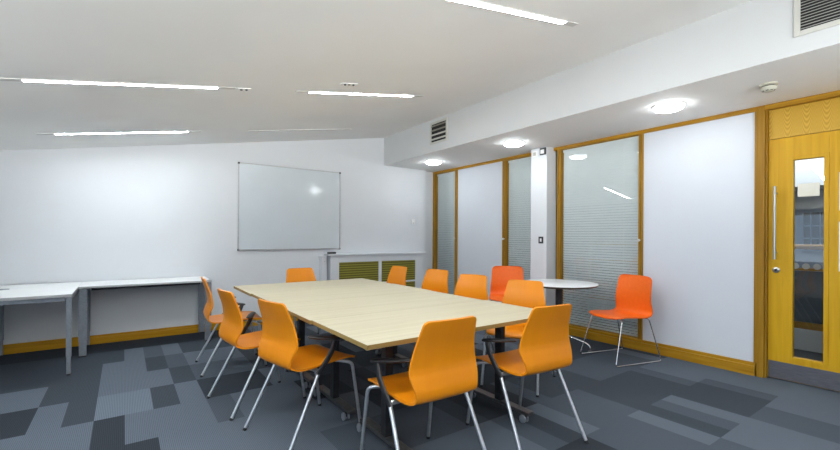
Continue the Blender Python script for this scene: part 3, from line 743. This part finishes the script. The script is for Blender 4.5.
# sled-base visitor chairs
def make_sled():
    e = empty('sled_chair')
    prof = [(0.235, 0.432, 0.190), (0.205, 0.450, 0.212), (0.12, 0.455, 0.224), (0.0, 0.447, 0.228), (-0.10, 0.443, 0.228), (-0.165, 0.452, 0.228), (-0.198, 0.485, 0.228),
            (-0.208, 0.54, 0.226), (-0.212, 0.62, 0.219), (-0.224, 0.71, 0.212), (-0.240, 0.79, 0.207), (-0.250, 0.848, 0.201)]
    shell(prof, 0.009, 11, 0.035, 0.05).build('shell', M['plastic'], e)
    for s in (-1, 1):
        pts = [(s*0.10, 0.10, 0.436), (s*0.195, 0.17, 0.434), (s*0.238, 0.292, 0.0065), (s*0.238, -0.302, 0.0065), (s*0.205, -0.17, 0.432), (s*0.10, -0.12, 0.434)]
        MB().tube(fillet(pts, 0.025), 0.0062, 10).build('runner', M['chrome'], e)
    q = MB()
    for yy, zz in ((0.10, 0.436), (-0.12, 0.434)): q.tube([(-0.10, yy, zz), (0.10, yy, zz)], 0.0062, 10)
    q.build('cross_wire', M['chrome'], e)
    return e
sc_ = make_sled()
SLED = [(4.168, 2.272, -75, 'red-orange sled-base chair against the wall right of the round table'),
        (4.08, 3.735, -131, 'red-orange sled-base chair left of the round table, in front of the glazing')]
for i, (x, y, a, lab) in enumerate(SLED):
    o = sc_ if i == 0 else copy_tree(sc_)
    o.location = (x, y, 0); o.rotation_euler = (0, 0, -R(a))
    tag(o, lab, 'chair', 'red-orange sled chairs by the right wall')

# round table
rt = empty('round_table', (3.985, 2.872, 0))
MB().lathe([(0.0, 0.732), (0.405, 0.732), (0.41, 0.730), (0.41, 0.724)], n=64).build('table_top', M['round_top'], rt)
MB().lathe([(0.411, 0.7245), (0.41, 0.716), (0.39, 0.704), (0.0, 0.704)], n=64).build('edge_band', M['round_edge'], rt)
MB().lathe([(0.14, 0.704), (0.14, 0.692), (0.034, 0.684), (0.034, 0.20), (0.05, 0.18), (0.05, 0.135), (0, 0.135)], n=28).build('column', M['darkmetal'], rt)
for k in range(4):
    a = R(-66+90*k); dx, dy = math.cos(a), math.sin(a)
    pts = fillet([(dx*0.04, dy*0.04, 0.165), (dx*0.27, dy*0.27, 0.095), (dx*0.322, dy*0.322, 0.07), (dx*0.33, dy*0.33, 0.012)], 0.03)
    lg = MB().tube(pts, 0.011, 10).build('leg', M['chrome'], rt)
    MB().lathe([(0, 0), (0.02, 0), (0.02, 0.008), (0.012, 0.014), (0, 0.014)], dx*0.33, dy*0.33, 0, 14).build('glide', M['foot_grey'], lg)
tag(rt, 'small round white-topped table on a dark column by the blinds', 'table')

# ------------------------------------------------------------------ light
SKY_LEFT, SKY_REAR = (1.9, 2.4, 3.0, 1), (0.12, 0.15, 0.2, 1)
UPLIGHT_LEFT, UPLIGHT_REAR = (7.3, 7.4, 7.3, 1), (14.0, 14.2, 14.0, 1)
W = bpy.data.worlds.new('daylight'); SC.world = W; W.use_nodes = True
WN, WL = W.node_tree.nodes, W.node_tree.links
bg = WN['Background']; bg.inputs[1].default_value = 1.0
tc = WN.new('ShaderNodeTexCoord'); sp = WN.new('ShaderNodeSeparateXYZ'); WL.new(tc.outputs['Generated'], sp.inputs[0])
def world_mix(sock, lo, hi, A, B):
    mr = WN.new('ShaderNodeMapRange'); mr.interpolation_type = 'SMOOTHSTEP'; mr.inputs[1].default_value = lo; mr.inputs[2].default_value = hi
    WL.new(sock, mr.inputs[0])
    mx = WN.new('ShaderNodeMix'); mx.data_type = 'RGBA'; WL.new(mr.outputs[0], mx.inputs[0])
    for k, v in ((6, A), (7, B)):
        if isinstance(v, tuple): mx.inputs[k].default_value = v
        else: WL.new(v, mx.inputs[k])
    return mx.outputs[2]
sky = world_mix(sp.outputs['X'], -0.95, -0.35, SKY_LEFT, SKY_REAR)          # brighter overcast sky on the left side
uplight = world_mix(sp.outputs['X'], -0.95, -0.35, UPLIGHT_LEFT, UPLIGHT_REAR)   # added uplight from below the horizon, to brighten the ceiling
WL.new(world_mix(sp.outputs['Z'], -0.16, 0.0, uplight, sky), bg.inputs[0])
def portal(loc, rot, sx, sy):  # samples the world light through the added wall openings
    l = bpy.data.lights.new('window_daylight', 'AREA'); l.shape = 'RECTANGLE'; l.size = sx; l.size_y = sy; l.cycles.is_portal = True
    o = bpy.data.objects.new('window_daylight', l); C.objects.link(o); o.location = loc; o.rotation_euler = rot; return o
portal((XL-0.13, 0.85, 1.25), (0, -PI/2, 0), 1.0, 4.1)
portal((0.7, YF-0.13, 1.4), (PI/2, 0, 0), 5.0, 1.2)

# ------------------------------------------------------------------ camera
f, yaw, roll, sh = 413.753, 0.621574, 0.0057326, 11.709
cy, sy = math.cos(yaw), math.sin(yaw)
r0 = Vector((cy, -sy, 0)); u0 = Vector((0, 0, 1)); fw = Vector((sy, cy, 0))
r3 = r0*math.cos(roll)+u0*math.sin(roll); u3 = u0*math.cos(roll)-r0*math.sin(roll)
cam = bpy.data.cameras.new('camera'); co = bpy.data.objects.new('camera', cam); C.objects.link(co)
mw = Matrix((r3, u3, -fw)).transposed().to_4x4(); mw.translation = (0, 0, 1.24)
co.matrix_world = mw
cam.sensor_width = 36; cam.sensor_fit = 'HORIZONTAL'; cam.lens = f/840*36; cam.shift_y = sh/840; cam.clip_start = 0.05
SC.camera = co

vs = SC.view_settings
vs.view_transform = 'Standard'; vs.look = 'None'; vs.exposure = 0.04; vs.gamma = 1.0; vs.use_curve_mapping = False
SC.cycles.use_denoising = True
SC.cycles.max_bounces = 12; SC.cycles.diffuse_bounces = 8; SC.cycles.transparent_max_bounces = 16
SC.cycles.caustics_reflective = False; SC.cycles.caustics_refractive = False
